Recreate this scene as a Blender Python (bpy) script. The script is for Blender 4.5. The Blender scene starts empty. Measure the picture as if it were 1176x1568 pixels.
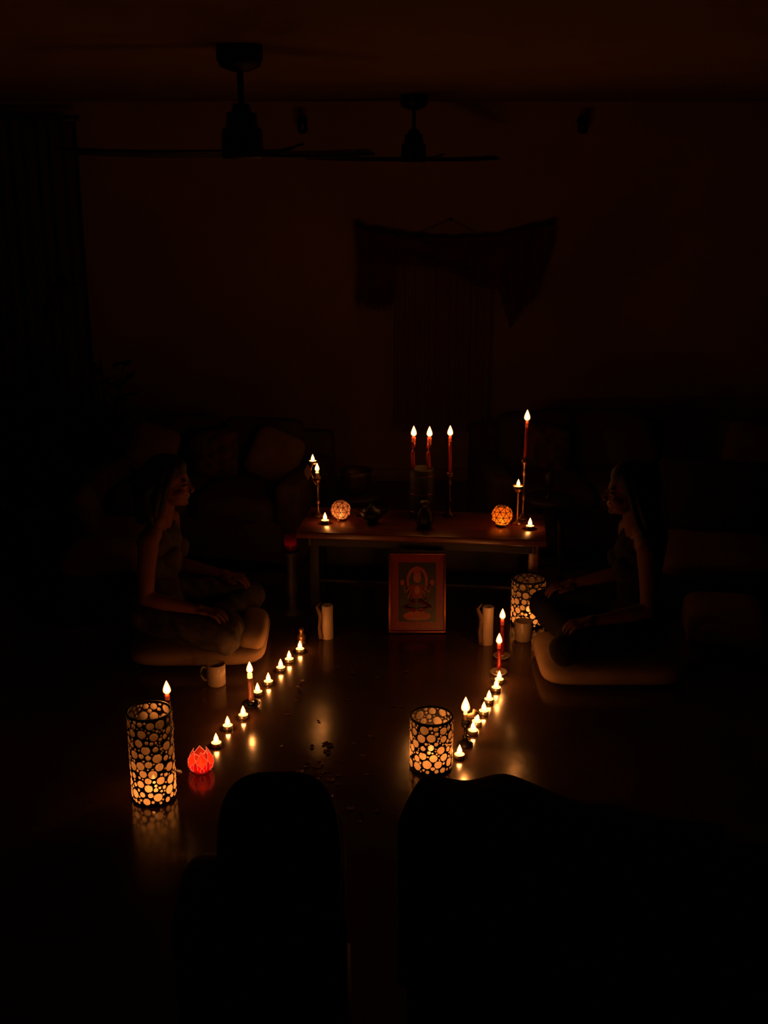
import bpy, bmesh, math, random
import numpy as np
from mathutils import Vector, Matrix, Euler
random.seed(7)
SC=bpy.context.scene
COL=SC.collection
pi=math.pi

# ------------------------------------------------------------------ materials
def nt(name):
    m=bpy.data.materials.new(name); m.use_nodes=True
    t=m.node_tree; t.nodes.clear()
    o=t.nodes.new('ShaderNodeOutputMaterial')
    return m,t,o
def mat(name,c1,c2=None,rough=.6,metal=0,scale=8,bump=0,bscale=None,emit=None,es=0,spec=.5,trans=0,sheen=0,rvar=0,detail=4,stretch=None):
    m,t,o=nt(name)
    b=t.nodes.new('ShaderNodeBsdfPrincipled')
    t.links.new(b.outputs[0],o.inputs[0])
    b.inputs['Roughness'].default_value=rough
    b.inputs['Metallic'].default_value=metal
    b.inputs['Specular IOR Level'].default_value=spec
    b.inputs['Transmission Weight'].default_value=trans
    b.inputs['Sheen Weight'].default_value=sheen
    if c2 is None: c2=tuple(x*.8 for x in c1)
    tc=t.nodes.new('ShaderNodeTexCoord'); mp=t.nodes.new('ShaderNodeMapping')
    t.links.new(tc.outputs['Object'],mp.inputs[0])
    if stretch: mp.inputs['Scale'].default_value=stretch
    n=t.nodes.new('ShaderNodeTexNoise'); n.inputs['Scale'].default_value=scale; n.inputs['Detail'].default_value=detail
    t.links.new(mp.outputs[0],n.inputs['Vector'])
    r=t.nodes.new('ShaderNodeValToRGB'); r.color_ramp.elements[0].color=(*c1,1); r.color_ramp.elements[1].color=(*c2,1)
    r.color_ramp.elements[0].position=.35; r.color_ramp.elements[1].position=.65
    t.links.new(n.outputs[0],r.inputs[0]); t.links.new(r.outputs[0],b.inputs['Base Color'])
    if rvar:
        mr=t.nodes.new('ShaderNodeMapRange'); mr.inputs['From Min'].default_value=.3; mr.inputs['From Max'].default_value=.7
        mr.inputs['To Min'].default_value=rough-rvar; mr.inputs['To Max'].default_value=rough+rvar
        t.links.new(n.outputs[0],mr.inputs[0]); t.links.new(mr.outputs[0],b.inputs['Roughness'])
    if bump:
        n2=t.nodes.new('ShaderNodeTexNoise'); n2.inputs['Scale'].default_value=bscale or scale*4; n2.inputs['Detail'].default_value=3
        t.links.new(mp.outputs[0],n2.inputs['Vector'])
        bp=t.nodes.new('ShaderNodeBump'); bp.inputs['Strength'].default_value=bump; bp.inputs['Distance'].default_value=.01
        t.links.new(n2.outputs[0],bp.inputs['Height']); t.links.new(bp.outputs[0],b.inputs['Normal'])
    if emit:
        b.inputs['Emission Color'].default_value=(*emit,1); b.inputs['Emission Strength'].default_value=es
        m.cycles.emission_sampling='NONE'
    return m
def translucent(name,col,transp=.12,refl=.25,emit=None,es=0):
    m,t,o=nt(name)
    N=t.nodes.new
    tr=N('ShaderNodeBsdfTranslucent'); df=N('ShaderNodeBsdfPrincipled'); tp=N('ShaderNodeBsdfTransparent')
    df.inputs['Roughness'].default_value=.25
    tc=N('ShaderNodeTexCoord'); n=N('ShaderNodeTexNoise'); n.inputs['Scale'].default_value=60
    t.links.new(tc.outputs['Object'],n.inputs['Vector'])
    r=N('ShaderNodeValToRGB'); r.color_ramp.elements[0].color=(*[c*.7 for c in col],1); r.color_ramp.elements[1].color=(*col,1)
    t.links.new(n.outputs[0],r.inputs[0])
    t.links.new(r.outputs[0],tr.inputs[0]); t.links.new(r.outputs[0],df.inputs['Base Color']); tp.inputs[0].default_value=(*col,1)
    if emit:
        df.inputs['Emission Color'].default_value=(*emit,1); df.inputs['Emission Strength'].default_value=es
        m.cycles.emission_sampling='NONE'
    a=N('ShaderNodeMixShader'); a.inputs[0].default_value=refl
    t.links.new(tr.outputs[0],a.inputs[1]); t.links.new(df.outputs[0],a.inputs[2])
    b=N('ShaderNodeMixShader'); b.inputs[0].default_value=transp
    t.links.new(a.outputs[0],b.inputs[1]); t.links.new(tp.outputs[0],b.inputs[2])
    t.links.new(b.outputs[0],o.inputs[0])
    return m
def flame_mat():
    m,t,o=nt('flame_glow')
    N=t.nodes.new
    e=N('ShaderNodeEmission'); tp=N('ShaderNodeBsdfTransparent'); ad=N('ShaderNodeAddShader')
    lw=N('ShaderNodeLayerWeight'); lw.inputs[0].default_value=.35
    r=N('ShaderNodeValToRGB'); r.color_ramp.elements[0].color=(1,.50,.14,1); r.color_ramp.elements[1].color=(1,.13,.015,1)
    r.color_ramp.elements[1].position=.75
    mr=N('ShaderNodeMapRange'); mr.inputs['To Min'].default_value=5; mr.inputs['To Max'].default_value=.6
    t.links.new(lw.outputs['Facing'],r.inputs[0]); t.links.new(lw.outputs['Facing'],mr.inputs[0])
    t.links.new(r.outputs[0],e.inputs[0]); t.links.new(mr.outputs[0],e.inputs[1])
    t.links.new(e.outputs[0],ad.inputs[0]); t.links.new(tp.outputs[0],ad.inputs[1]); t.links.new(ad.outputs[0],o.inputs[0])
    m.cycles.emission_sampling='NONE'
    return m

M={}
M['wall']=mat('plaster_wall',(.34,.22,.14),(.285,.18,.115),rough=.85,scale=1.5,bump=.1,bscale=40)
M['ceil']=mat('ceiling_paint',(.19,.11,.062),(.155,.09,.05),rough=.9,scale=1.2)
M['floor']=mat('polished_concrete',(.080,.042,.024),(.040,.022,.014),rough=.16,rvar=.06,scale=2.2,bump=.09,bscale=7,detail=8,spec=.75)
M['trim']=mat('trim_paint',(.25,.17,.11),rough=.6)
M['curtain']=mat('dark_curtain',(.085,.052,.033),(.07,.042,.027),rough=.95,stretch=(30,1,1))
M['fan']=mat('black_fan_metal',(.008,.008,.008),rough=.5,metal=.2)
M['scarf']=mat('scarf_red',(.13,.022,.017),(.08,.014,.011),rough=.9,scale=6,sheen=.2)
M['hang']=mat('macrame_cord',(.20,.12,.075),(.245,.15,.095),rough=.95,scale=5,stretch=(40,1,3))
M['wood']=mat('red_brown_wood',(.17,.045,.022),(.09,.025,.013),rough=.33,scale=3,stretch=(2,14,14))
M['darkwood']=mat('dark_wood',(.014,.007,.005),(.009,.005,.0035),rough=.6,scale=3,stretch=(2,14,14))
M['black']=mat('black_iron',(.015,.013,.012),rough=.4,metal=.4)
M['brass']=mat('aged_brass',(.22,.12,.05),(.13,.07,.03),rough=.4,metal=.9)
M['waxw']=mat('white_wax',(.5,.36,.24),(.45,.32,.21),rough=.5,emit=(1,.33,.08),es=.015)  # faint emission stands in for candlelight scattered in the wax
M['waxglow']=mat('melted_wax_painted_glow',(.8,.5,.25),rough=.3,emit=(1,.33,.07),es=4.0)  # flame light scattering in the wax pool is painted as emission
M['waxr']=mat('red_wax',(.30,.012,.012),(.24,.008,.01),rough=.4,emit=(1,.03,.01),es=.004)  # slight glow from the flame above, put in as emission
M['waxrtop']=mat('red_wax_painted_glow',(.45,.03,.02),rough=.4,emit=(1,.09,.015),es=.2)  # lit copy of the red wax: paler colour and emission imitate flame light
M['waxp']=mat('pink_wax',(.45,.18,.12),rough=.4,emit=(1,.2,.05),es=.02)  # emission mimics flame light soaking through the candle
M['alu']=mat('tealight_tin',(.6,.5,.4),rough=.35,metal=.8)
M['wick']=mat('wick',(.02,.01,.005),rough=.9)
M['flame']=flame_mat()
M['grout']=mat('black_mosaic_grout',(.012,.009,.007),rough=.6)
M['pebble']=translucent('pebble_glass',(.88,.74,.58),transp=.15,refl=.25)
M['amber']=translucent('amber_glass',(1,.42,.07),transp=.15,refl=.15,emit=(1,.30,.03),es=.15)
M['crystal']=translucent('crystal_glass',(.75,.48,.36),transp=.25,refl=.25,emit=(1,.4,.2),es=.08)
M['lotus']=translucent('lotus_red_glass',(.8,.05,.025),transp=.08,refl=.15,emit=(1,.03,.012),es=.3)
M['lotusrim']=mat('lotus_rim_glow',(.5,.12,.08),rough=.4,emit=(1,.16,.07),es=.6)  # edge glow of the petals painted in by emission
M['redglass']=translucent('red_votive_glass',(.35,.012,.01),transp=.12,refl=.3)
M['ceramic']=mat('white_ceramic',(.42,.32,.24),(.38,.29,.21),rough=.3)
M['cream']=mat('cream_cushion',(.25,.16,.095),(.21,.135,.08),rough=.9,scale=14,bump=.15)
M['beige']=mat('beige_upholstery',(.14,.078,.045),(.11,.06,.036),rough=.95,scale=20,bump=.2)
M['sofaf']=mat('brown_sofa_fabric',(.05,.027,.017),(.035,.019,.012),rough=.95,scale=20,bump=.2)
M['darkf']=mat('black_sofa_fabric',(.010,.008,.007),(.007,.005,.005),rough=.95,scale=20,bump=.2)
M['patt']=mat('patterned_cushion',(.10,.033,.019),(.03,.018,.014),rough=.9,scale=22,detail=0)
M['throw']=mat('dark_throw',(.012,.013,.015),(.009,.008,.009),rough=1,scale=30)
M['skin']=mat('skin',(.145,.050,.026),(.122,.042,.022),rough=.65,scale=10,spec=.2)
M['skin2']=mat('skin_darker',(.085,.029,.015),(.072,.025,.013),rough=.65,scale=10,spec=.2)  # darker copy of the skin colour, for the second woman
M['hair']=mat('dark_hair',(.007,.0045,.0035),(.010,.006,.005),rough=.6,stretch=(60,60,3),spec=.2)
M['hairb']=mat('brown_hair',(.014,.007,.004),(.009,.005,.003),rough=.6,stretch=(60,60,3),spec=.2)
M['tank']=mat('grey_tank_top',(.045,.027,.019),(.028,.017,.013),rough=.9,scale=20)
M['blackcl']=mat('black_clothes',(.007,.005,.0045),rough=.95,spec=.15)
M['trous']=mat('patterned_trousers',(.075,.052,.04),(.019,.016,.013),rough=.95,scale=16,detail=2)
M['eyew']=mat('eye_white',(.2,.14,.11),rough=.3)
M['lip']=mat('lips',(.12,.028,.02),rough=.5)
M['leaf']=mat('dark_leaf',(.010,.016,.006),(.006,.010,.005),rough=.6)
M['pot']=mat('clay_pot',(.04,.02,.013),rough=.8)
M['petal']=mat('rose_petal',(.07,.006,.006),(.045,.005,.005),rough=.5)
M['gold']=mat('gold_frame',(.42,.13,.055),(.26,.07,.03),rough=.3,metal=.8)
M['pred']=mat('painting_red',(.20,.012,.008),(.15,.010,.007),rough=.35,scale=40)
M['pdark']=mat('painting_dark',(.028,.018,.010),(.014,.017,.01),rough=.35,scale=18)
M['porange']=mat('painting_orange',(.34,.05,.015),(.24,.035,.012),rough=.35,scale=30)
M['pgreen']=mat('painting_green',(.04,.04,.02),(.02,.025,.012),rough=.35,scale=30)
M['pskin']=mat('painting_skin',(.32,.08,.03),rough=.35)
M['drift']=mat('driftwood',(.2,.12,.07),(.13,.075,.045),rough=.85,scale=10,bump=.4)
M['basket']=mat('bronze_pot',(.03,.017,.01),rough=.5,metal=.5)
M['led']=mat('blue_led',(.02,.05,.5),emit=(.05,.2,1),es=3)
M['plastic']=mat('black_plastic',(.01,.01,.01),rough=.4)

# ------------------------------------------------------------------ mesh builder
class MB:
    def __init__(s): s.bm=bmesh.new(); s.mats=[]
    def idx(s,m):
        if m not in s.mats: s.mats.append(m)
        return s.mats.index(m)
    def add(s,t,m,mx=None,smooth=True):
        if mx is not None: bmesh.ops.transform(t,matrix=mx,verts=t.verts)
        i=s.idx(m)
        for f in t.faces: f.material_index=i; f.smooth=smooth
        me=bpy.data.meshes.new('tmp'); t.to_mesh(me); t.free(); s.bm.from_mesh(me); bpy.data.meshes.remove(me)
    def lathe(s,prof,m,o=(0,0,0),seg=24,rot=None,smooth=True,sx=1,sy=1):
        t=bmesh.new(); rings=[]
        for r,z in prof:
            if r<1e-6: rings.append([t.verts.new((0,0,z))])
            else: rings.append([t.verts.new((r*sx*math.cos(2*pi*k/seg),r*sy*math.sin(2*pi*k/seg),z)) for k in range(seg)])
        for a,b in zip(rings,rings[1:]):
            for k in range(seg):
                k2=(k+1)%seg
                if len(a)==1 and len(b)==1: continue
                if len(a)==1: t.faces.new((a[0],b[k2],b[k]))
                elif len(b)==1: t.faces.new((a[k],a[k2],b[0]))
                else: t.faces.new((a[k],a[k2],b[k2],b[k]))
        mx=Matrix.Translation(o)
        if rot: mx=mx@Euler(rot).to_matrix().to_4x4()
        s.add(t,m,mx,smooth)
    def cyl(s,r,z0,z1,m,o=(0,0,0),seg=24,r2=None,rot=None):
        r2=r if r2 is None else r2
        e=min(.002,r*.2)
        s.lathe([(0,z0),(r-e,z0),(r,z0+e),(r2,z1-e),(r2-e,z1),(0,z1)],m,o,seg,rot)
    def box(s,c,size,m,bevel=.004,rot=(0,0,0),seg=2,smooth=True):
        t=bmesh.new(); bmesh.ops.create_cube(t,size=1)
        bmesh.ops.scale(t,vec=size,verts=t.verts)
        if bevel>0:
            bmesh.ops.bevel(t,geom=t.edges[:],offset=bevel,segments=seg,profile=.5,affect='EDGES')
        s.add(t,m,Matrix.Translation(c)@Euler(rot).to_matrix().to_4x4(),smooth)
    def pillow(s,c,size,m,rot=(0,0,0),n=4.0,nz=2.2,seg=28):
        # cushion: rounded-square footprint in x/y, thickness in z
        t=bmesh.new(); bmesh.ops.create_uvsphere(t,u_segments=seg*2,v_segments=seg,radius=1)
        for v in t.verts:
            x,y,z=v.co
            rr=math.hypot(x,y); pole=rr<1e-5
            if pole: x,y,rr=1e-5,0,1e-5
            e=((abs(x/rr))**n+(abs(y/rr))**n)**(-1/n)
            R=max(0,1-min(1,abs(z))**nz)**(1/nz)
            R=R**.8
            if pole: R=0
            v.co=Vector((x/rr*e*R*.5*size[0],y/rr*e*R*.5*size[1],z*.5*size[2]))
        s.add(t,m,Matrix.Translation(c)@Euler(rot).to_matrix().to_4x4())
    def ell(s,c,r,m,rot=(0,0,0),seg=16):
        t=bmesh.new(); bmesh.ops.create_uvsphere(t,u_segments=seg*2,v_segments=seg,radius=1)
        bmesh.ops.scale(t,vec=r,verts=t.verts)
        s.add(t,m,Matrix.Translation(c)@Euler(rot).to_matrix().to_4x4())
    def tube(s,pts,rad,m,seg=8):
        pts=[Vector(p) for p in pts]
        if not hasattr(rad,'__len__'): rad=[rad]*len(pts)
        t=bmesh.new(); rings=[]
        up=Vector((0,0,1))
        for i,p in enumerate(pts):
            d=(pts[min(i+1,len(pts)-1)]-pts[max(i-1,0)]).normalized()
            a=d.cross(up)
            if a.length<.05: a=d.cross(Vector((1,0,0)))
            a.normalize(); b=d.cross(a).normalized()
            rings.append([t.verts.new(p+(a*math.cos(2*pi*k/seg)+b*math.sin(2*pi*k/seg))*rad[i]) for k in range(seg)])
        for A,B in zip(rings,rings[1:]):
            for k in range(seg): t.faces.new((A[k],A[(k+1)%seg],B[(k+1)%seg],B[k]))
        t.faces.new(rings[0][::-1]); t.faces.new(rings[-1])
        bmesh.ops.recalc_face_normals(t,faces=t.faces)
        s.add(t,m)
    def poly(s,pts,m):
        t=bmesh.new(); t.faces.new([t.verts.new(p) for p in pts]); s.add(t,m,smooth=False)
    def grid(s,fn,nu,nv,m,smooth=True):
        t=bmesh.new(); V=[[t.verts.new(fn(i/nu,j/nv)) for j in range(nv+1)] for i in range(nu+1)]
        for i in range(nu):
            for j in range(nv): t.faces.new((V[i][j],V[i+1][j],V[i+1][j+1],V[i][j+1]))
        s.add(t,m,smooth=smooth)
    def obj(s,name,loc=(0,0,0),rz=0,parent=None,rot=None):
        me=bpy.data.meshes.new(name); s.bm.to_mesh(me); s.bm.free()
        for m in s.mats: me.materials.append(M[m])
        ob=bpy.data.objects.new(name,me); COL.objects.link(ob)
        ob.location=loc; ob.rotation_euler=rot or (0,0,rz)
        if parent: ob.parent=parent
        return ob

LCOL=(1,.295,.055)
PW=.29
def flame(parent,loc,h=.036,power=1.0,col=LCOL,r=.0065):
    x,y,z=loc; h=h*1.25
    b=MB(); w=h*.27
    b.lathe([(0,0),(w*.55,h*.05),(w*.95,h*.18),(w,h*.30),(w*.84,h*.50),(w*.5,h*.73),(w*.18,h*.92),(0,h)],'flame',seg=14)
    b.obj('flame',(x,y,z),parent=parent)
    L=bpy.data.lights.new('flame_light','POINT'); L.energy=PW*power; L.color=col; L.shadow_soft_size=r
    o=bpy.data.objects.new('flame_light',L); COL.objects.link(o); o.location=(x,y,z+h*.34); o.parent=parent
    return o

# ------------------------------------------------------------------ room
X0,X1,Y0,Y1,ZC=-2.7,3.2,-1.6,7.72,2.5
def slab(name,c,size,m):
    b=MB(); b.box((0,0,0),size,m,bevel=0,smooth=False); return b.obj(name,c)
slab('floor',((X0+X1)/2,(Y0+Y1)/2,-.05),(X1-X0+.2,Y1-Y0+.2,.1),'floor')
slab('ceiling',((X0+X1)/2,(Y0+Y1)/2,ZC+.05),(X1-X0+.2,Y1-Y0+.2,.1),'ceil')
slab('wall_back',((X0+X1)/2,Y1+.05,ZC/2),(X1-X0+.2,.1,ZC),'wall')
slab('wall_front',((X0+X1)/2,Y0-.05,ZC/2),(X1-X0+.2,.1,ZC),'wall')
slab('wall_left',(X0-.05,(Y0+Y1)/2,ZC/2),(.1,Y1-Y0,ZC),'wall')
slab('wall_right',(X1+.05,(Y0+Y1)/2,ZC/2),(.1,Y1-Y0,ZC),'wall')
b=MB(); b.box((0,0,0),(X1-X0,.015,.09),'trim',bevel=.004); b.obj('baseboard_back',((X0+X1)/2,Y1-.0075,.045))
b=MB()
def cf(u,v):
    return Vector((-2.66+.72*u, 7.62+.015*math.sin(u*55)+.01*math.sin(u*23), .02+2.36*v))
b.grid(cf,110,6,'curtain'); b.tube([(-2.68,7.62,2.4),(-1.95,7.62,2.4)],.010,'black')
b.ell((-1.94,7.62,2.4),(.018,.018,.018),'black'); b.obj('curtain')

# ------------------------------------------------------------------ ceiling fans
def fan(loc,ang,R=.69):
    b=MB()
    b.lathe([(0,0),(.080,0),(.080,-.045),(.068,-.07),(.03,-.085),(0,-.085)],'fan')
    b.cyl(.011,-.26,-.06,'fan')
    b.lathe([(0,-.19),(.028,-.19),(.035,-.215),(.052,-.22),(.055,-.265),(.070,-.275),(.074,-.36),(.068,-.372),(0,-.372)],'fan')
    for k in range(3):
        a=ang+k*2*pi/3
        R3=Matrix.Rotation(a,4,'Z')
        t=bmesh.new(); n=14; top=[];bot=[]
        for i in range(n+1):
            u=i/n; x=.06+(R-.06)*u
            w=.035+.03*math.sin(pi*min(1,u*1.15)**.8)*(1-.25*u); w*= (1 if u<.97 else .6)
            zc=-.355-.006*math.sin(u*pi)+.012*u
            for lst,dz in((top,.004),(bot,-.004)):
                lst.append([t.verts.new((x,-w,zc+dz-.008)),t.verts.new((x,0,zc+dz+.002)),t.verts.new((x,w,zc+dz+.010))])
        for i in range(n):
            for j in range(2):
                t.faces.new((top[i][j],top[i+1][j],top[i+1][j+1],top[i][j+1]))
                t.faces.new((bot[i][j],bot[i][j+1],bot[i+1][j+1],bot[i+1][j]))
            t.faces.new((top[i][0],bot[i][0],bot[i+1][0],top[i+1][0])); t.faces.new((top[i][2],top[i+1][2],bot[i+1][2],bot[i][2]))
        t.faces.new((top[n][0],bot[n][0],bot[n][1],top[n][1])); t.faces.new((top[n][1],bot[n][1],bot[n][2],top[n][2]))
        b.add(t,'fan',R3)
    return b.obj('ceiling_fan',loc)
fan((-.495,4.2,ZC),math.radians(170))
fan((.172,6.95,ZC),math.radians(160))
for x in(-.518,1.263):
    b=MB(); b.cyl(.03,0,.015,'black',rot=(pi/2,0,0)); b.tube([(0,-.01,0),(0,-.06,-.01)],.008,'black')
    b.lathe([(0,.035),(.03,.03),(.034,-.05),(.03,-.055),(.025,-.03),(0,-.02)],'black',(0,-.085,-.02),rot=(.5,0,0))
    b.obj('wall_spotlight',(x,Y1-.001,2.385))

# ------------------------------------------------------------------ wall textiles
def interp(pts,x):
    for (a,za),(c,zc) in zip(pts,pts[1:]):
        if x<=c:
            t=(x-a)/(c-a); t=max(0,min(1,t)); return za+(zc-za)*t
    return pts[-1][1]
top=[(-.19,1.745),(-.1,1.70),(.1,1.672),(.42,1.652),(.74,1.668),(.95,1.715),(1.11,1.745)]
bot=[(-.19,1.22),(-.15,1.25),(-.09,1.20),(0,1.215),(.055,1.235),(.062,1.49),(.3,1.475),(.45,1.44),(.6,1.345),(.75,1.33),(.80,1.20),(.842,1.07),(.90,1.17),(1.0,1.27),(1.03,1.36),(1.11,1.62)]
b=MB()
def sf(u,v):
    x=-.19+1.30*u; zt=interp(top,x); zb=interp(bot,x)
    z=zt+(zb-zt)*v
    if v>.97: z+=.012*math.sin(u*300)
    sag=.018*math.sin(v*11+math.cos(u*6)*2)*(1-v*.3)+.014*math.sin(u*60+v*3)
    x2=x+ (.02*math.sin(v*3) if u<.2 else 0)
    return Vector((x2,7.635-sag,z))
b.grid(sf,150,30,'scarf')
for x in(-.17,1.09): b.ell((x,7.70,1.735),(.02,.03,.02),'black')
for k in range(22):
    x=-.18+k*.0108; b.tube([(x,7.645,1.24),(x+.004,7.642,1.19-.02*random.random())],.0018,'scarf',seg=4)
b.obj('draped_scarf')
b=MB()
def hf(u,v):
    x=.07+.66*u; z=1.58-1.2*v+ (.03*math.sin(u*40) if v>.98 else 0)
    return Vector((x,7.685+.008*math.sin(u*90)+.006*math.sin(u*31+v*2),z))
b.grid(hf,160,24,'hang'); b.tube([(.03,7.69,1.60),(.77,7.69,1.60)],.012,'darkwood')
b.tube([(.07,7.69,1.61),(.436,7.70,1.77),(.73,7.69,1.61)],.003,'hang',seg=5); b.ell((.436,7.705,1.77),(.008,.015,.008),'black')
b.obj('macrame_wall_hanging')

# ------------------------------------------------------------------ altar table
TROT=math.radians(-6.5)
b=MB()
b.box((0,0,.434),(1.18,.42,.032),'wood',bevel=.006)
b.box((0,-.15,.39),(1.04,.02,.05),'darkwood'); b.box((0,.165,.39),(1.06,.02,.05),'darkwood')
b.box((-.53,0,.39),(.02,.33,.05),'darkwood'); b.box((.53,0,.39),(.02,.33,.05),'darkwood')
for sx in(-1,1):
    for sy in(.0,.165): b.box((sx*.535,sy,.21),(.05,.04,.42),'wood' if sx>0 else 'darkwood',bevel=.005)  # right legs paler, left near black: uneven candlelight put into the wood colour
b.box((0,.08,.14),(1.02,.20,.018),'darkwood')
b.box((0,.15,.28),(1.02,.015,.26),'darkwood')
b.obj('altar_table',(.19,5.285,0),rz=TROT)
TZ=.4505
# ------------------------------------------------------------------ candle makers
def tealight(x,y,z=0.0,power=.8):
    b=MB()
    b.lathe([(0,0),(.0185,0),(.0195,.002),(.0195,.016),(.0188,.016),(.0185,.012)],'alu')
    b.lathe([(.0186,.0145),(.016,.0138),(0,.0135)],'waxglow')
    b.cyl(.0009,.012,.020,'wick',seg=6)
    o=b.obj('tealight_candle',(x,y,z))
    flame(o,(0,0,.0165),h=.031,power=power,r=.0075)
    return o
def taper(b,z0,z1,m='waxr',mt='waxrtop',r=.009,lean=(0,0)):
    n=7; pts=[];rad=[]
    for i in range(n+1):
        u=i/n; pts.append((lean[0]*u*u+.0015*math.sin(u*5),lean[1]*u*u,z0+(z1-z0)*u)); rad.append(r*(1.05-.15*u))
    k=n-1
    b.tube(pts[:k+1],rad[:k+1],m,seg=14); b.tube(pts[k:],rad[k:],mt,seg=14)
    b.tube([pts[0],(pts[0][0]+r*.9,0,z0+(z1-z0)*.35)],[.002,.0035],m,seg=6)
    b.cyl(.001,z1-.002,z1+.010,'wick',o=(pts[-1][0],pts[-1][1],0),seg=6)
    return pts[-1]
def dish(b,r=.04,m='ceramic',z=0):
    b.lathe([(0,z),(r*.6,z),(r,z+.014),(r*.97,z+.016),(r*.6,z+.005),(0,z+.005)],m)
def dish_taper(x,y,top,m='waxr',mt='waxrtop',power=1,r=.009,dm='ceramic',name='taper_candle_on_dish',fh=.04):
    b=MB(); dish(b,.038,dm); b.cyl(.014,.004,.02,dm)
    p=taper(b,.012,top,m,mt,r); o=b.obj(name,(x,y,0)); flame(o,(p[0],p[1],top+.003),h=fh,power=power); return o
def stick_profile(h,base=.035):
    return [(0,0),(base,0),(base,.006),(base*.5,.014),(.008,.03),(.006,h*.3),(.013,h*.36),(.006,h*.42),(.006,h*.7),(.012,h*.76),(.006,h*.82),(.008,h-.03),(.015,h-.022),(.017,h),(.011,h),(.010,h-.015),(0,h-.015)]

for x,y in[(-.38,4.77),(-.42,4.66),(-.45,4.57),(-.49,4.43),(-.525,4.33),(-.56,4.12),(-.61,4.03),(-.635,3.89)]:
    tealight(x,y)
for x,y in[(.49,4.45),(.47,4.37),(.43,4.26),(.40,4.155),(.365,4.065),(.345,3.99),(.28,3.80)]:
    tealight(x,y)
dish_taper(.525,4.70,.185)
dish_taper(.495,4.53,.14)
dish_taper(-.54,4.225,.145,m='waxp',mt='waxglow',r=.011,dm='black')
b=MB(); b.lathe(stick_profile(.20),'black'); p=taper(b,.19,.315); o=b.obj('taper_candlestick',(-.765,3.68,0)); flame(o,(p[0],p[1],.318),h=.042,power=1.1)
b=MB(); b.lathe(stick_profile(.10,.03),'black'); p=taper(b,.09,.135,'waxw','waxglow',.008)
b.tube([(p[0],0,.12),(p[0]+.03,0,.125),(p[0]+.04,0,.14)],[.006,.01,.014],'waxw',seg=10)
o=b.obj('taper_candlestick',(.308,3.90,0)); flame(o,(p[0],p[1],.138),h=.05,power=1.5,r=.008)

def drift_candle(x,y,h,flip=1,r=.026):
    b=MB(); b.lathe([(0,0),(r,0),(r*1.02,.004),(r*.98,h*.5),(r,h-.004),(r*.85,h),(r*.5,h-.006),(0,h-.007)],'waxw')
    b.cyl(.001,h-.008,h+.006,'wick',seg=6)
    f=flip
    b.tube([(f*.03,-.018,.005),(f*.036,-.012,h*.35),(f*.03,-.01,h*.7),(f*.048,0,h*.93),(f*.028,.005,h+.01)],[.012,.009,.012,.008,.003],'drift')
    return b.obj('driftwood_pillar_candle',(x,y,0),rz=0)
drift_candle(-.262,4.93,.165,flip=-1)
drift_candle(.475,4.86,.185,flip=-1)
b=MB(); b.lathe([(0,0),(.022,0),(.024,.008),(.016,.014),(.022,.03),(.018,.045),(.009,.055),(.014,.068),(.010,.08),(0,.085)],'brass'); b.obj('small_brass_figurine',(-.38,4.86,0))

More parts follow.
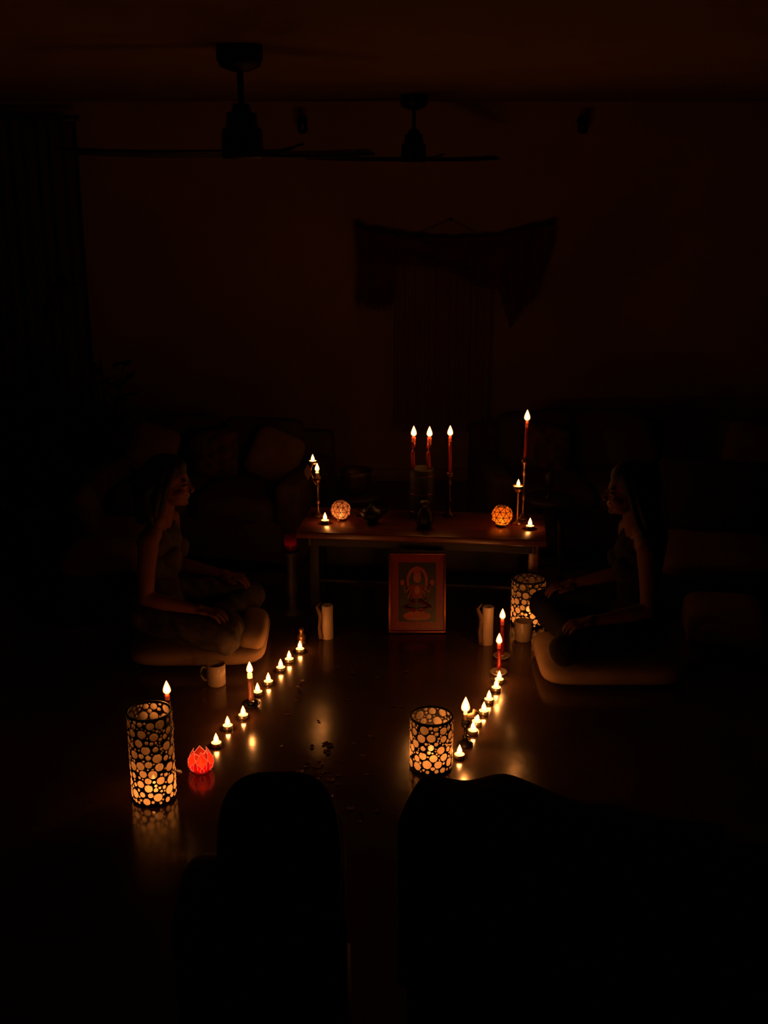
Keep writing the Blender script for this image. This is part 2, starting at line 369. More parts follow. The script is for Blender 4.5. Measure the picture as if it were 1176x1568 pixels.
# ------------------------------------------------------------------ mosaic lanterns
def mosaic(x,y,R,h,power,seed,name='mosaic_pebble_lantern',lz=.02):
    rnd=random.Random(seed); C=2*pi*R; circ=[]
    for r0,tries in((.0165,160),(.0135,300),(.011,500),(.0085,900),(.0062,1500),(.0045,1500)):
        for _ in range(tries):
            r=r0*(.92+.16*rnd.random()); u=rnd.random()*C; v=rnd.uniform(r+.003,h-r-.003)
            ok=True
            for a,c,q in circ:
                du=abs(u-a); du=min(du,C-du)
                if du*du+(v-c)**2<(r+q-.0006)**2: ok=False;break
            if ok: circ.append((u,v,r))
    nU=230; nV=int(h/.0021)
    A=np.array(circ)
    def near(u,v):
        du=np.abs(u[:,None]-A[None,:,0]); du=np.minimum(du,C-du)
        d=np.sqrt(du**2+(v[:,None]-A[None,:,1])**2)/A[None,:,2]
        return d
    us=np.repeat(np.arange(nU)*C/nU,nV+1); vs=np.tile(np.arange(nV+1)*h/nV,nU)
    d=near(us,vs); dm=d.min(1)
    off=np.where(dm<1,.0035*np.sqrt(np.clip(1-dm**2,0,1)),0)
    ang=us/R; rr=R+off
    V=np.stack([rr*np.cos(ang),rr*np.sin(ang),vs],1)
    cu=np.repeat((np.arange(nU)+.5)*C/nU,nV); cv=np.tile((np.arange(nV)+.5)*h/nV,nU)
    d2=near(cu,cv); j=d2.argmin(1); dmm=d2[np.arange(len(j)),j]; rj=A[j,2]
    glass=(dmm*rj<rj-.0013)
    F=[]
    for i in range(nU):
        i2=(i+1)%nU
        for k in range(nV): F.append((i*(nV+1)+k,i2*(nV+1)+k,i2*(nV+1)+k+1,i*(nV+1)+k+1))
    e=bpy.data.objects.new(name,None); COL.objects.link(e); e.location=(x,y,0)
    me=bpy.data.meshes.new('mosaic_shell'); me.from_pydata(V.tolist(),[],F)
    me.materials.append(M['grout']); me.materials.append(M['pebble'])
    me.polygons.foreach_set('material_index',glass.astype(np.int32)); me.polygons.foreach_set('use_smooth',np.ones(len(F),bool))
    me.update()
    ob=bpy.data.objects.new('mosaic_shell',me); COL.objects.link(ob); ob.parent=e; ob.location=(0,0,.004)
    b=MB(); b.lathe([(0,0),(R+.001,0),(R+.003,.003),(R+.001,.007),(0,.007)],'grout',seg=48)
    b.lathe([(R-.0035,h-.002),(R+.003,h-.002),(R+.003,h+.005),(R-.0035,h+.005),(R-.0035,h-.002)],'grout',seg=48)
    b.lathe([(0,.007),(.03,.007),(.03,lz+.012),(.026,lz+.010),(0,lz+.009)],'waxw'); b.cyl(.001,lz+.009,lz+.019,'wick',seg=6)
    b.obj('base_rim_and_candle',parent=e)
    flame(e,(0,0,lz+.016),h=.040,power=power,r=.010)
    return e
mosaic(-.80,3.53,.074,.325,1.7,3)
mosaic(.172,3.74,.076,.20,1.3,5,lz=.03)
mosaic(.69,5.115,.078,.225,1.2,9)

# ------------------------------------------------------------------ faceted ball lanterns
def ball(x,y,z,R,panel,frame,name,power,sub=1,seed=1):
    b=MB()
    t=bmesh.new(); bmesh.ops.create_icosphere(t,subdivisions=sub,radius=R)
    w=t.copy()
    bmesh.ops.delete(t,geom=[f for f in t.faces if f.calc_center_median().z>R*.86],context='FACES')
    b.add(t,panel,Matrix.Translation((0,0,R)),smooth=False)
    bmesh.ops.scale(w,vec=(1.01,1.01,1.01),verts=w.verts)
    for e in w.edges:
        b.tube([e.verts[0].co+Vector((0,0,R)),e.verts[1].co+Vector((0,0,R))],R*.03,frame,seg=5)
    w.free()
    b.lathe([(0,-.001),(R*.5,-.001),(R*.55,.004),(R*.3,.01),(0,.01)],frame)
    b.lathe([(0,.01),(R*.35,.01),(R*.35,.02),(0,.019)],'waxglow',seg=16)
    o=b.obj(name,(x,y,z)); flame(o,(0,0,.021),h=.026,power=power,r=.006)
    return o
ball(.565,5.235,TZ+.001,.053,'amber','black','amber_glass_globe_lantern',.42,sub=2)
ball(-.21,5.335,TZ+.001,.050,'crystal','brass','faceted_crystal_lantern',.30,sub=2)
b=MB()
def petal(b,az,L,W,z0,rb,op,m):
    def f(u,v):
        s=math.sin(pi*min(1,v*.90+.07))**.8*(1 if v<.55 else 1-.85*((v-.55)/.45)**1.7)
        w=(u-.5)*W*s
        rr=rb+(L*.42)*math.sin(v*pi*.72)+op*v*v; zz=z0+L*(1-math.cos(v*pi*.55))*.9
        rr-=(abs(u-.5)*2)**2*W*.16*s
        return Vector((rr*math.cos(az)-w*math.sin(az),rr*math.sin(az)+w*math.cos(az),zz))
    b.grid(f,6,12,m)
    edge=[f(0,v/12) for v in range(13)]+[f(1,1-v/12) for v in range(13)]
    b.tube(edge,.0013,'lotusrim',seg=4)
for k in range(6): petal(b,k*pi/3+.25,.046,.056,.006,.026,.004,'lotus')
for k in range(6): petal(b,k*pi/3+.25+pi/6,.072,.060,.010,.024,-.022,'lotus')
b.lathe([(0,0),(.028,0),(.034,.006),(.026,.012),(0,.012)],'lotus')
b.lathe([(0,.012),(.017,.012),(.017,.022),(0,.021)],'waxglow',seg=16)
o=b.obj('red_lotus_lantern',(-.665,3.71,0)); flame(o,(0,0,.022),h=.024,power=.55,r=.005)

# ------------------------------------------------------------------ things on the altar
b=MB()
b.lathe([(0,0),(.058,0),(.062,.01),(.062,.235),(.058,.245),(.052,.245),(.052,.2),(0,.2)],'darkwood',seg=40)
for z in(.03,.12,.21): b.lathe([(.062,z),(.065,z+.003),(.062,z+.006)],'brass',seg=40)
tips=[]
for dx,dy in((-.055,0),(.04,-.01)):
    n=8; z0=.2; z1=.40; dx2=dx*.8
    pts=[(dx2+.003*math.sin(i),dy,z0+(z1-z0)*i/n) for i in range(n+1)]
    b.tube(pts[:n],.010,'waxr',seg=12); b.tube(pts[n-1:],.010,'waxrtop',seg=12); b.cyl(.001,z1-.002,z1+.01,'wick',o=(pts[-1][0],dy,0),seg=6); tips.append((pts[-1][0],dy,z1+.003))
o=b.obj('wooden_candle_cylinder',(.185,5.40,TZ))
for t_ in tips: flame(o,t_,h=.042,power=1.2,r=.007)
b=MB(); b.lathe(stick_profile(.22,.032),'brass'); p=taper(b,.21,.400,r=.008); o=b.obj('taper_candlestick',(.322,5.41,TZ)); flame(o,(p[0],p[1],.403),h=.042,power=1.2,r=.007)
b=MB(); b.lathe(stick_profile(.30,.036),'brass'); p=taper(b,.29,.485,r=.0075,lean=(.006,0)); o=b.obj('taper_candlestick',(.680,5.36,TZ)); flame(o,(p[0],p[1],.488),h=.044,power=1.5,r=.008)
def stem(x,y,h,z=TZ):
    b=MB(); b.lathe([(0,0),(.028,0),(.03,.004),(.008,.014),(.005,.03),(.005,h-.04),(.009,h-.035),(.024,h-.02),(.027,h),(.025,h),(.021,h-.018),(0,h-.018)],'brass')
    b.lathe([(.0235,h-.006),(0,h-.007)],'waxglow'); b.cyl(.001,h-.007,h+.002,'wick',seg=6)
    o=b.obj('stemmed_tealight_holder',(x,y,z)); flame(o,(0,0,h-.002),h=.028,power=.9)
stem(.643,5.275,.19)
tealight(.695,5.19,TZ); tealight(-.285,5.28,TZ)
b=MB(); b.lathe(stick_profile(.20,.032),'brass'); p=taper(b,.19,.225,'waxw','waxglow',.009)
b.tube([(0,0,.15),(-.02,0,.18),(-.035,0,.22),(-.025,0,.265)],[.005,.005,.005,.006],'brass')
b.lathe([(0,.262),(.014,.265),(.022,.28),(.020,.282),(0,.274)],'brass',o=(-.022,0,0)); b.lathe([(.0195,.281),(0,.279)],'waxglow',o=(-.022,0,0))
b.grid(lambda u,v:Vector((-.045+(u-.5)*.035*math.sin(pi*min(.98,v+.05)),-.012-.01*v,.262-.075*v)),4,8,'drift')
o=b.obj('branching_candle_holder',(-.325,5.40,TZ)); flame(o,(p[0],p[1],.228),h=.034,power=1); flame(o,(-.022,0,.279),h=.028,power=1)
b=MB(); b.lathe([(0,0),(.03,0),(.036,.01),(.042,.04),(.036,.075),(.02,.1),(.018,.115),(.026,.13),(.022,.13),(.014,.115),(0,.11)],'black'); b.obj('dark_vase',(.194,5.205,TZ))
b=MB(); b.lathe([(0,0),(.03,0),(.034,.006),(.03,.02),(.05,.035),(.055,.055),(.045,.075),(.025,.082),(.02,.086),(.006,.09),(.008,.1),(0,.103)],'black')
b.tube([(.048,0,.05),(.075,0,.06),(.088,0,.08)],[.012,.008,.006],'black'); b.tube([(-.048,0,.04),(-.08,0,.05),(-.075,0,.075),(-.045,0,.07)],.005,'black')
b.obj('small_iron_teapot',(-.06,5.27,TZ),rz=.2)
def stool(x,y,h,r):
    b=MB(); b.cyl(r,h-.035,h,'darkwood',seg=32)
    for k in range(4):
        a=k*pi/2+.6; b.tube([(r*.6*math.cos(a),r*.6*math.sin(a),h-.03),(r*.85*math.cos(a),r*.85*math.sin(a),.012),(r*.85*math.cos(a),r*.85*math.sin(a),0)],[.016,.013,.012],'darkwood')
    b.lathe([(r*.68,h*.45),(r*.72,h*.45),(r*.72,h*.45+.012),(r*.68,h*.45+.012),(r*.68,h*.45)],'darkwood')
    b.obj('wooden_stool',(x,y,0))
stool(-.15,5.92,.42,.14)
b=MB(); b.lathe([(0,0),(.05,0),(.07,.02),(.085,.06),(.078,.10),(.088,.13),(.082,.13),(.07,.1),(.05,.03),(0,.02)],'basket',seg=32)
for s_ in(-1,1): b.tube([(s_*.08,0,.09),(s_*.105,0,.09),(s_*.105,0,.06),(s_*.083,0,.055)],.005,'basket')
b.obj('bronze_pot',(-.15,5.92,.4205))
stool(.87,5.78,.44,.13)
b=MB(); b.lathe([(0,0),(.022,0),(.024,.004),(.006,.012),(.005,.04),(.02,.055),(.026,.10),(.022,.14),(.020,.14),(.023,.10),(.017,.06),(0,.055)],'basket'); b.obj('metal_goblet',(.86,5.76,.4405))
b=MB(); b.lathe([(0,0),(.055,0),(.055,.012),(.03,.03),(.024,.08),(.036,.15),(.024,.22),(.03,.29),(.045,.315),(.045,.325),(0,.325)],'darkwood'); b.obj('turned_pedestal',(-.452,5.24,0))
b=MB(); b.lathe([(0,0),(.024,0),(.028,.005),(.031,.075),(.029,.075),(.026,.008),(0,.006)],'redglass'); b.lathe([(0,.007),(.024,.007),(.025,.03),(0,.029)],'waxr')
o=b.obj('red_votive_candle',(-.452,5.24,.3255)); flame(o,(0,0,.032),h=.016,power=.10,r=.004)

# ------------------------------------------------------------------ framed picture
b=MB(); W,Hh=.268,.375
b.box((0,.008,Hh/2),(W-.01,.008,Hh-.01),'darkwood',bevel=.001)
for s_ in(-1,1): b.box((s_*(W/2-.004),0,Hh/2),(.008,.022,Hh),'gold',bevel=.002)
for z in(.004,Hh-.004): b.box((0,0,z),(W,.022,.008),'gold',bevel=.002)
def rect(x0,x1,z0,z1,y,m): b.poly([(x0,y,z0),(x1,y,z0),(x1,y,z1),(x0,y,z1)],m)
def disc(cx,cz,rx,rz_,y,m,a0=0,a1=2*pi,n=28): b.poly([(cx+rx*math.cos(a0+(a1-a0)*k/n),y,cz+rz_*math.sin(a0+(a1-a0)*k/n)) for k in range(n)],m)
rect(-.128,.128,.006,Hh-.006,.0035,'pred'); rect(-.088,.088,.05,Hh-.045,.003,'pdark')
disc(0,.245,.050,.066,.0026,'porange'); disc(0,.243,.038,.054,.0022,'pgreen')
disc(0,.258,.018,.024,.0016,'pskin'); b.poly([(-.02,.0014,.278),(.02,.0014,.278),(.009,.0014,.30),(0,.0014,.315),(-.009,.0014,.30)],'porange')
b.poly([(-.03,.0016,.225),(.03,.0016,.225),(.022,.0016,.16),(-.022,.0016,.16)],'pred')
disc(0,.20,.012,.02,.0012,'pskin')
for s_ in(-1,1):
    b.tube([(s_*.028,.001,.22),(s_*.055,.001,.19),(s_*.062,.001,.225)],.005,'pskin',seg=6)
    b.tube([(s_*.026,.001,.21),(s_*.045,.001,.165),(s_*.03,.001,.14)],.005,'pskin',seg=6)
    b.tube([(s_*.012,.001,.15),(s_*.06,.001,.12),(s_*.01,.001,.105)],.012,'pred',seg=6)
    disc(s_*.07,.235,.010,.014,.002,'porange'); disc(s_*.07,.14,.012,.02,.002,'pgreen')
    disc(s_*.045,.078,.020,.014,.0015,'porange')
disc(0,.088,.045,.016,.0012,'porange'); disc(0,.066,.055,.009,.0018,'pskin')
for k in range(9):
    for z in(.027,Hh-.025): disc(-.1+.025*k,z,.004,.004,.003,'porange',n=10)
ob=b.obj('framed_deity_painting',(.156,4.985,.004),rot=(math.radians(-14),0,0))

# ------------------------------------------------------------------ mugs, bottle, speaker
def mug(x,y,rz):
    b=MB(); h=.095
    b.lathe([(0,0),(.034,0),(.039,.005),(.040,h),(.0375,h+.001),(.036,.01),(0,.008)],'ceramic',seg=32)
    b.tube([(.038,0,h*.8),(.055,0,h*.85),(.066,0,h*.65),(.064,0,h*.4),(.052,0,h*.22),(.037,0,h*.2)],.005,'ceramic',seg=10)
    return b.obj('coffee_mug',(x,y,0),rz=rz)
mug(-.71,4.43,pi); mug(.645,4.905,2.2)
b=MB(); b.lathe([(0,0),(.025,0),(.028,.004),(.028,.08),(.012,.105),(.011,.13),(.013,.135),(0,.136)],'redglass'); b.obj('glass_bottle',(.83,5.16,0))
b=MB(); b.box((0,0,.055),(.16,.07,.11),'plastic',bevel=.015,seg=4); b.ell((-.05,-.036,.085),(.0035,.002,.0035),'led'); b.lathe([(.03,0),(.034,.003),(.03,.004)],'black',(.03,-.034,.055),rot=(pi/2,0,0))
b.obj('portable_speaker',(.955,5.32,0))
b=MB()
rnd=random.Random(2)
for k in range(56):
    if k<26: x=-.235+rnd.gauss(0,.03); y=3.68+rnd.gauss(0,.11)
    else: x=rnd.uniform(-.4,.15); y=rnd.uniform(3.3,4.6)
    a=rnd.random()*6.28; L=rnd.uniform(.008,.014)*(1.2 if k<26 else 1); cu=rnd.uniform(.002,.007)
    t=bmesh.new(); n=10
    c=t.verts.new((0,0,.0015)); ring=[t.verts.new((L*math.cos(2*pi*i/n)*(1+.2*math.cos(2*pi*i/n)),L*.75*math.sin(2*pi*i/n),.0015+cu*(abs(math.cos(2*pi*i/n))))) for i in range(n)]
    for i in range(n): t.faces.new((c,ring[i],ring[(i+1)%n]))
    b.add(t,'petal',Matrix.Translation((x,y,0))@Matrix.Rotation(a,4,'Z'))
b.obj('scattered_rose_petals')

# ------------------------------------------------------------------ seating
H2=pi/2
def sofa(name,loc,rz,W,D,seat,back,m,ncush=2,pil=(),armh=.5):
    b=MB()
    b.box((0,0,seat*.35+.04),(W,D,seat*.6),m,bevel=.02,seg=3)
    aw=.14; cw=(W-2*aw)/ncush
    for k in range(ncush):
        cx=-W/2+aw+cw*(k+.5)
        b.pillow((cx,-.06,seat-.06),(cw*1.02,D*.86,.20),m,n=9,nz=3.5)
        b.pillow((cx,D/2-.20,(seat+back)/2+.02),(cw*1.0,back-seat+.12,.20),m,rot=(H2-.16,0,0),n=7,nz=3)
    b.box((0,D/2-.06,back/2+.02),(W,.12,back-.06),m,bevel=.035,seg=4)
    for s_ in(-1,1): b.box((s_*(W/2-.065),0,armh/2+.02),(.14,D,armh-.04),m,bevel=.04,seg=4)
    for sx in(-1,1):
        for sy in(-1,1): b.cyl(.022,0,.06,'darkwood',(sx*(W/2-.07),sy*(D/2-.07),0))
    for (px,s_,tilt,pm) in pil:
        b.pillow((px,D/2-.36,seat+.03+s_*.42),(s_,s_,.13),pm,rot=(H2-.35,tilt,0),n=5,nz=2.2)
    return b.obj(name,loc,rz)
sofa('sofa',(-.98,6.30,0),math.radians(-12),1.25,.82,.38,.64,'sofaf',ncush=2,pil=[(-.38,.30,.25,'beige'),(.0,.29,-.15,'patt'),(.36,.30,.35,'beige')],armh=.50)
sofa('sofa',(1.15,6.45,0),math.radians(6),1.20,.82,.38,.64,'sofaf',ncush=2,pil=[(-.2,.29,.2,'patt'),(.3,.3,-.3,'sofaf')],armh=.48)
sofa('sofa',(2.30,6.5,0),math.radians(-8),.95,.8,.36,.58,'sofaf',ncush=1,pil=[(-.15,.3,.2,'beige'),(.2,.3,-.2,'patt')],armh=.44)
b=MB(); b.box((0,0,.13),(.38,.66,.22),'darkf',bevel=.02)
b.pillow((0,-.16,.28),(.37,.34,.14),'beige',n=8,nz=3); b.pillow((0,.17,.28),(.37,.34,.14),'beige',n=8,nz=3)
b.pillow((-.13,.14,.42),(.26,.32,.12),'sofaf',n=5,rot=(0,H2-.3,0))
for sx in(-1,1):
    for sy in(-1,1): b.cyl(.02,0,.03,'darkwood',(sx*.15,sy*.28,0))
b.obj('low_seat_bench',(-1.38,5.45,0),rz=.05)
def lowchair(loc,rz,sh=.29,w=.56):
    b=MB(); b.box((0,0,sh*.42),(w,.58,sh*.7),'darkf',bevel=.02,seg=3)
    b.pillow((0,-.04,sh-.03),(w,.56,.13),'beige',n=8,nz=3)
    b.box((0,.30,.34),(w+.02,.10,.62),'darkf',bevel=.03,seg=3,rot=(-.12,0,0))
    b.pillow((0,.2,sh+.20),(w*.85,.34,.12),'darkf',n=6,rot=(H2-.15,0,0))
    for sx in(-1,1):
        for sy in(-1,1): b.cyl(.018,0,.05,'darkwood',(sx*w*.42,sy*.25,0))
    return b.obj('low_armchair',loc,rz)
lowchair((1.66,5.40,0),math.radians(-12))
lowchair((2.45,5.1,0),math.radians(-60))
b=MB(); b.pillow((0,0,.105),(.36,.40,.20),'beige',n=7,nz=3.5); b.obj('floor_pouf',(1.56,4.86,0),rz=-.15)

b=MB(); b.pillow((0,0,.05),(.60,.56,.10),'cream',n=6,nz=3); b.pillow((.235,-.05,.095),(.13,.36,.14),'cream',n=3.5,nz=2.4,rot=(0,.25,0)); b.obj('meditation_cushion',(-.83,4.84,0),rz=.03)
b=MB(); b.pillow((0,0,.052),(.62,.46,.104),'cream',n=7,nz=3.2); b.obj('meditation_cushion',(.975,4.60,0),rz=.0)

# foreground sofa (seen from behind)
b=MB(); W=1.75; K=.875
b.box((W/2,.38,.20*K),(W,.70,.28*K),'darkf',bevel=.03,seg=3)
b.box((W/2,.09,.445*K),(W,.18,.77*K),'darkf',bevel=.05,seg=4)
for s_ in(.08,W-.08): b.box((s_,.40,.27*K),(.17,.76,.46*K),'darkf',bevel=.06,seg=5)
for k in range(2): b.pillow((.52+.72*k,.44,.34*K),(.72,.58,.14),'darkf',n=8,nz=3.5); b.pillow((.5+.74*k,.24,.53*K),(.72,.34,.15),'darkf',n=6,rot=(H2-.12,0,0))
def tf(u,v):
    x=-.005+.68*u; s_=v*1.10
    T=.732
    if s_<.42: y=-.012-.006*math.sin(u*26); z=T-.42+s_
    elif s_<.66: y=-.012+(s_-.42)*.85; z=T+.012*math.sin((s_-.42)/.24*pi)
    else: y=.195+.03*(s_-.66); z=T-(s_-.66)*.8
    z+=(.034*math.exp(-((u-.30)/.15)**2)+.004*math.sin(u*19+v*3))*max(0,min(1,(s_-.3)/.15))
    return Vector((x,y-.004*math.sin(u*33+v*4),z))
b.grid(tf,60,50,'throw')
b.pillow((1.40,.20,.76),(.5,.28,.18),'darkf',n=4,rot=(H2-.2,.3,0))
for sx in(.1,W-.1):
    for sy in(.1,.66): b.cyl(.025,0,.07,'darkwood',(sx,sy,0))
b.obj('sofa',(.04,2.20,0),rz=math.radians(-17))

# foreground slipcovered chair
b=MB()
b.pillow((0,0,.49),(.295,.50,.12),'darkf',n=3.2,nz=3,rot=(H2,0,0))
b.box((.0,.16,.19),(.32,.42,.36),'darkf',bevel=.04,seg=4)
b.pillow((0,.2,.38),(.32,.40,.12),'darkf',n=6,nz=3)
b.pillow((-.20,.14,.27),(.16,.38,.20),'darkf',n=3,nz=2.4)
b.box((-.20,.14,.12),(.13,.36,.22),'darkf',bevel=.04,seg=4)
b.box((0,.16,.006),(.34,.36,.012),'darkwood',bevel=.003)
b.obj('slipcovered_armchair',(-.25,2.38,0),rz=.04)

# ------------------------------------------------------------------ plants
def plant(name,loc,h,n,spread,leafL,seed,poth=.28):
    b=MB(); rnd=random.Random(seed)
    b.lathe([(0,0),(.10,0),(.14,poth*.9),(.15,poth*.92),(.15,poth),(.13,poth),(.12,poth*.88),(0,poth*.86)],'pot',seg=32)
    for s_ in range(7):
        a=rnd.random()*6.28; sp=spread*rnd.uniform(.3,1); hh=h*rnd.uniform(.65,1)
        pts=[]
        for i in range(9):
            u=i/8; pts.append(Vector((sp*u*u*math.cos(a),sp*u*u*math.sin(a),poth*.85+(hh-poth*.85)*u)))
        b.tube(pts,[.009*(1-.6*i/8) for i in range(9)],'leaf',seg=6)
        for k in range(n):
            u=rnd.uniform(.25,1); i=min(7,int(u*8)); p=pts[i].lerp(pts[i+1],u*8-i)
            az=rnd.random()*6.28; L=leafL*rnd.uniform(.6,1.1); dr=rnd.uniform(-.2,.9)
            def lf(uu,vv,p=p,az=az,L=L,dr=dr):
                w=(uu-.5)*L*.42*math.sin(pi*min(.99,vv*.96+.03))
                r=L*vv; z=r*.5-dr*L*vv*vv-abs(uu-.5)*.12*L
                return p+Vector((r*math.cos(az)*.9-w*math.sin(az),r*math.sin(az)*.9+w*math.cos(az),z))
            b.grid(lf,2,6,'leaf')
    return b.obj(name,loc)
plant('potted_plant',(-2.02,6.2,0),1.5,14,.42,.25,4)
plant('potted_plant',(-1.72,6.95,0),1.0,9,.24,.15,8)
plant('potted_plant',(-2.15,5.1,0),1.1,10,.35,.2,12)

# ------------------------------------------------------------------ people
def remesh_prims(prims,name,voxel,smooth=4,mats=None,disp=None):
    b=MB()
    for p in prims:
        if p[0]=='c':
            a,r1,c,r2=Vector(p[1]),p[2],Vector(p[3]),p[4]
            pts=[];rr=[]
            d=(c-a); L=d.length; d.normalize() if L>0 else None
            n=5
            for i in range(n): 
                th=pi/2*(1-i/(n-1)) ; pts.append(a-d*r1*math.sin(th)); rr.append(max(r1*math.cos(th),r1*.05))
            for i in range(n):
                th=pi/2*i/(n-1); pts.append(c+d*r2*math.sin(th)); rr.append(max(r2*math.cos(th),r2*.05))
            b.tube(pts,rr,'skin',seg=16)
        else: b.ell(p[1],p[2],'skin',rot=p[3],seg=14)
    ob=b.obj(name)
    md=ob.modifiers.new('r','REMESH'); md.mode='VOXEL'; md.voxel_size=voxel; md.use_smooth_shade=True
    ms=ob.modifiers.new('s','SMOOTH'); ms.factor=.5; ms.iterations=smooth
    dg=bpy.context.evaluated_depsgraph_get(); me=bpy.data.meshes.new_from_object(ob.evaluated_get(dg))
    ob.modifiers.clear(); old=ob.data; ob.data=me; bpy.data.meshes.remove(old)
    n=len(me.vertices); co=np.empty(n*3); me.vertices.foreach_get('co',co); co=co.reshape(-1,3)
    tags=[]; D=[]
    for p in prims:
        if p[0]=='c':
            a=np.array(p[1],float); c=np.array(p[3],float); ab=c-a; L=max((ab**2).sum(),1e-9)
            t=np.clip(((co-a)@ab)/L,0,1); q=a+t[:,None]*ab; D.append(np.linalg.norm(co-q,axis=1)-(p[2]+(p[4]-p[2])*t))
        else:
            R=np.array(Euler(p[3]).to_matrix()); l=(co-np.array(p[1]))@R; r=np.array(p[2])
            k=np.linalg.norm(l/r,axis=1); g=np.linalg.norm(l/(r*r),axis=1)+1e-9; D.append(k*(k-1)/g)
        tags.append(p[-1])
    D=np.array(D); own=D.argmin(0)
    names=sorted(set(tags)); ti=np.array([names.index(t) for t in tags])[own]
    me.materials.clear()
    for t in names: me.materials.append(M[mats[t]])
    nf=len(me.polygons); ls=np.empty(nf,np.int32); me.polygons.foreach_get('loop_start',ls)
    lv=np.empty(len(me.loops),np.int32); me.loops.foreach_get('vertex_index',lv)
    me.polygons.foreach_set('material_index',ti[lv[ls]].astype(np.int32))
    if disp:
        no=np.empty(n*3); me.vertices.foreach_get('normal',no); no=no.reshape(-1,3)
        dd=np.array([disp.get(t,0) for t in names])[ti]
        wr=1+ .8*np.sin(co[:,2]*70+co[:,0]*40)*np.sin(co[:,1]*45+co[:,0]*30)
        co=co+no*(dd*wr)[:,None]; me.vertices.foreach_set('co',co.ravel())
    me.polygons.foreach_set('use_smooth',np.ones(nf,bool)); me.update()
    return ob
def C(a,r1,c,r2,t): return('c',a,r1,c,r2,t)
def E(c,r,t,rot=(0,0,0)): return('e',c,r,rot,t)

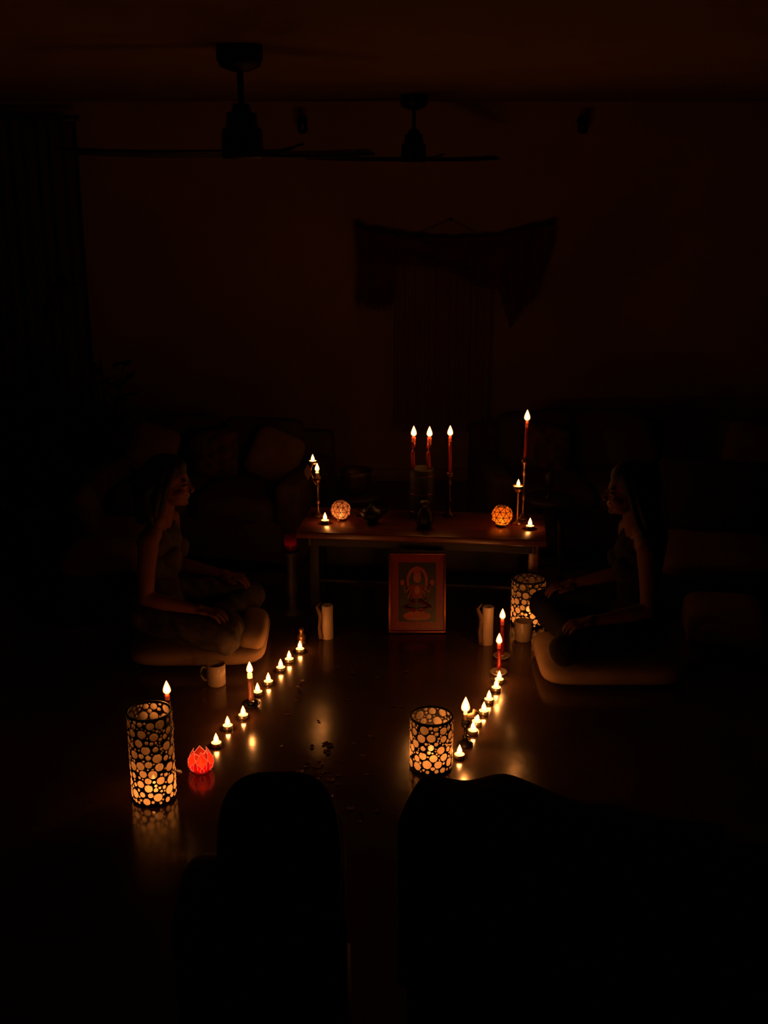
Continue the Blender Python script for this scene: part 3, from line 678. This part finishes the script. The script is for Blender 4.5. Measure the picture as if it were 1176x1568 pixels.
def woman(name,loc,rz,mats,hair,lean=.03,kx=.37,skin='skin'):
    P=[]
    P+=[E((-.01,0,.20),(.125,.175,.105),'pants'),E((.0,0,.31),(.088,.125,.11),'top'),E((.012,0,.43),(.09,.135,.12),'top'),
        E((.015,0,.51),(.082,.13,.075),'top'),E((.075,.062,.46),(.045,.052,.048),'top'),E((.075,-.062,.46),(.045,.052,.048),'top')]
    P+=[C((.005,-.13,.575),.042,(.005,.13,.575),.042,'skin'),C((.0,-.10,.59),.034,(.01,0,.635),.04,'skin'),C((.0,.10,.59),.034,(.01,0,.635),.04,'skin')]
    for s_ in(-1,1): P+=[C((.05,s_*.07,.53),.028,(.005,s_*.085,.603),.024,'top'),C((.005,s_*.085,.603),.024,(-.05,s_*.075,.53),.024,'top')]
    P+=[C((.01,0,.60),.05,(.03,0,.70),.045,'skin')]
    P+=[E((.035,0,.805),(.090,.070,.080),'skin'),E((.075,0,.765),(.060,.058,.072),'skin'),E((.082,0,.712),(.045,.046,.034),'skin'),
        E((.114,0,.693),(.019,.020,.016),'skin'),C((.128,0,.782),.008,(.150,0,.752),.010,'skin'),E((.145,0,.746),(.012,.016,.009),'skin'),
        C((.116,-.032,.796),.012,(.116,.032,.796),.012,'skin'),E((.1,.04,.745),(.028,.022,.025),'skin'),E((.1,-.04,.745),(.028,.022,.025),'skin'),
        E((.127,0,.725),(.012,.023,.0065),'lip'),E((.125,0,.714),(.012,.020,.0065),'lip'),
        E((.118,.031,.775),(.014,.016,.009),'skin'),E((.118,-.031,.775),(.014,.016,.009),'skin'),
        E((.03,.074,.765),(.019,.008,.030),'skin'),E((.03,-.074,.765),(.019,.008,.030),'skin')]
    for s_ in(-1,1):
        kn=(kx,s_*.265,.165); P+=[C((.02,s_*.095,.195),.09,(.20,s_*.19,.19),.078,'pants'),C((.20,s_*.19,.19),.078,kn,.060,'pants')]
        fx=.30 if s_<0 else .21; an=(fx,-s_*.09,.145)
        mid=((kx+fx)/2+.02,s_*.09,.155)
        P+=[C(kn,.058,mid,.052,'pants'),C(mid,.052,(an[0],an[1]+s_*.03,an[2]),.038,'pants'),C((an[0],an[1]+s_*.03,an[2]),.030,an,.028,'skin')]
        P+=[C((an[0]-.015,an[1]-s_*.005,.145),.028,(fx+.01,-s_*.17,.14),.024,'skin')]
        for k in range(5): P.append(C((fx+.01+(k-2)*.011,-s_*.175,.138),.010,(fx+.012+(k-2)*.013,-s_*(.215-.005*abs(k-1)),.132),.0075-.0004*k,'skin'))
    for s_ in(-1,1):
        sh=(.005,s_*.160,.568); el=(.015,s_*.225,.325); wr=(.225,s_*.225,.285)
        P+=[C(sh,.046,(.008,s_*.195,.45),.040,'skin'),C((.008,s_*.195,.45),.040,el,.033,'skin'),C(el,.034,(.09,s_*.228,.31),.034,'skin'),C((.09,s_*.228,.31),.034,wr,.0225,'skin')]
        P+=[C(wr,.021,(.255,s_*.225,.285),.022,'skin'),E((.275,s_*.225,.278),(.042,.036,.015),'skin',(0,.2,0))]
        for k,(L,o) in enumerate(((.90,-.029),(1.0,-.0095),(.93,.0105),(.74,.030))):
            y0=s_*.225+o*s_*1.0; y1=s_*.225+o*s_*1.25
            a=(.305,y0,.274); b1=(.305+.034*L,y1,.268); c1=(.305+.055*L,y1,.250); d1=(.305+.066*L,y1,.230)
            P+=[C(a,.0088,b1,.0082,'skin'),C(b1,.0082,c1,.0076,'skin'),C(c1,.0076,d1,.0068,'skin')]
        P+=[C((.25,s_*.20,.275),.012,(.285,s_*.178,.268),.010,'skin'),C((.285,s_*.178,.268),.010,(.315,s_*.172,.258),.008,'skin')]
    def ln(p):
        return(p[0]+lean*max(0,(p[2]-.25))/.5 if p[0]<.16 or p[2]>.4 else p[0],p[1],p[2])
    Q=[]
    for p in P:
        if p[0]=='c': Q.append(('c',ln(p[1]),p[2],ln(p[3]),p[4],p[5]))
        else: Q.append(('e',ln(p[1]),p[2],p[3],p[4]))
    mats=dict(mats); mats['skin']=skin; mats['lip']='lip'
    body=remesh_prims(Q,'body',.0042,3,mats,{'top':.004,'pants':.006})
    Hh=[E((.026,0,.838),(.098,.085,.072),'h',(0,-.12,0)),E((-.015,0,.79),(.085,.083,.09),'h')]
    rnd=random.Random(5); off=lean*1.1
    if hair=='long':
        for k in range(46):
            u=-1+2*k/45; y=.075*u; x0=.015-.085*math.sqrt(max(0,1-u*u*.9))
            zt=.83-.03*u*u; xb=-.10+.03*u*u+rnd.gauss(0,.008); zb=.43+rnd.gauss(0,.02)
            Hh+=[C((x0+.02,y,zt),.020,(x0-.005,y*1.05,.72),.017,'h'),C((x0-.005,y*1.05,.72),.017,(xb-.01,y*1.15,.58),.014,'h'),C((xb-.01,y*1.15,.58),.014,(xb,y*1.0+rnd.gauss(0,.006),zb),.005,'h')]
        for s_ in(-1,1):
            Hh+=[C((.075,s_*.058,.85),.02,(.055,s_*.082,.78),.018,'h'),C((.055,s_*.082,.78),.018,(.02,s_*.088,.66),.017,'h'),C((.02,s_*.088,.66),.017,(-.05,s_*.11,.54),.012,'h')]
            Hh+=[C((.04,s_*.07,.84),.02,(.02,s_*.086,.76),.02,'h'),C((.02,s_*.086,.76),.02,(-.03,s_*.09,.62),.018,'h')]
    else:
        for k in range(36):
            u=-1+2*k/35; y=.078*u; x0=.01-.085*math.sqrt(max(0,1-u*u*.9)); zb=.63+rnd.gauss(0,.014)
            Hh+=[C((x0+.02,y,.83-.03*u*u),.022,(x0-.018+rnd.gauss(0,.006),y*1.15,.74),.022,'h'),C((x0-.018,y*1.15,.74),.022,(x0-.005+rnd.gauss(0,.012),y*1.2+rnd.gauss(0,.008),zb),.012,'h')]
        for s_ in(-1,1):
            Hh+=[C((.08,s_*.052,.855),.02,(.055,s_*.085,.785),.018,'h'),C((.055,s_*.085,.785),.018,(.03,s_*.09,.68),.014,'h')]
            Hh+=[C((.04,s_*.07,.84),.02,(.025,s_*.09,.76),.020,'h'),C((.025,s_*.09,.76),.02,(.0,s_*.094,.66),.016,'h')]
    Hh=[('c',(p[1][0]+off,p[1][1],p[1][2]),p[2],(p[3][0]+off,p[3][1],p[3][2]),p[4],p[5]) if p[0]=='c' else ('e',(p[1][0]+off,p[1][1],p[1][2]),p[2],p[3],p[4]) for p in Hh]
    hr=remesh_prims(Hh,'hair',.0045,2,{'h':'hair' if hair=='long' else 'hairb'})
    b=MB()
    for s_ in(-1,1):
        b.ell((.126+off,s_*.031,.777),(.008,.011,.006),'eyew',seg=8); b.ell((.1325+off,s_*.031,.777),(.003,.005,.005),'hair',seg=8)
        b.tube([(.128+off,s_*.018,.797),(.131+off,s_*.032,.801),(.122+off,s_*.047,.796)],[.002,.003,.0015],'hair',seg=6)
    ey=b.obj('eyes_and_brows')
    e=bpy.data.objects.new(name,None); COL.objects.link(e); e.location=loc; e.rotation_euler=(0,0,rz)
    for o in(body,hr,ey): o.parent=e
    return e
woman('seated_woman',(-1.02,4.82,.002),math.radians(-6),{'pants':'trous','top':'tank'},'short',lean=.035)
woman('seated_woman',(1.115,4.67,.006),math.radians(182),{'pants':'blackcl','top':'blackcl'},'long',lean=.03,kx=.37,skin='skin2')

# ------------------------------------------------------------------ world, camera
w=bpy.data.worlds.new('night'); SC.world=w; w.use_nodes=True
w.node_tree.nodes['Background'].inputs[0].default_value=(.002,.0015,.001,1); w.node_tree.nodes['Background'].inputs[1].default_value=.1
SC.view_settings.view_transform='Standard'; SC.view_settings.look='None'; SC.view_settings.exposure=0
cam=bpy.data.cameras.new('camera'); co=bpy.data.objects.new('camera',cam); COL.objects.link(co)
co.location=(0,0,2.1); co.rotation_euler=(math.radians(90-16.79),0,0)
cam.sensor_fit='VERTICAL'; cam.sensor_height=36; cam.lens=40.18; cam.clip_start=.05
SC.camera=co
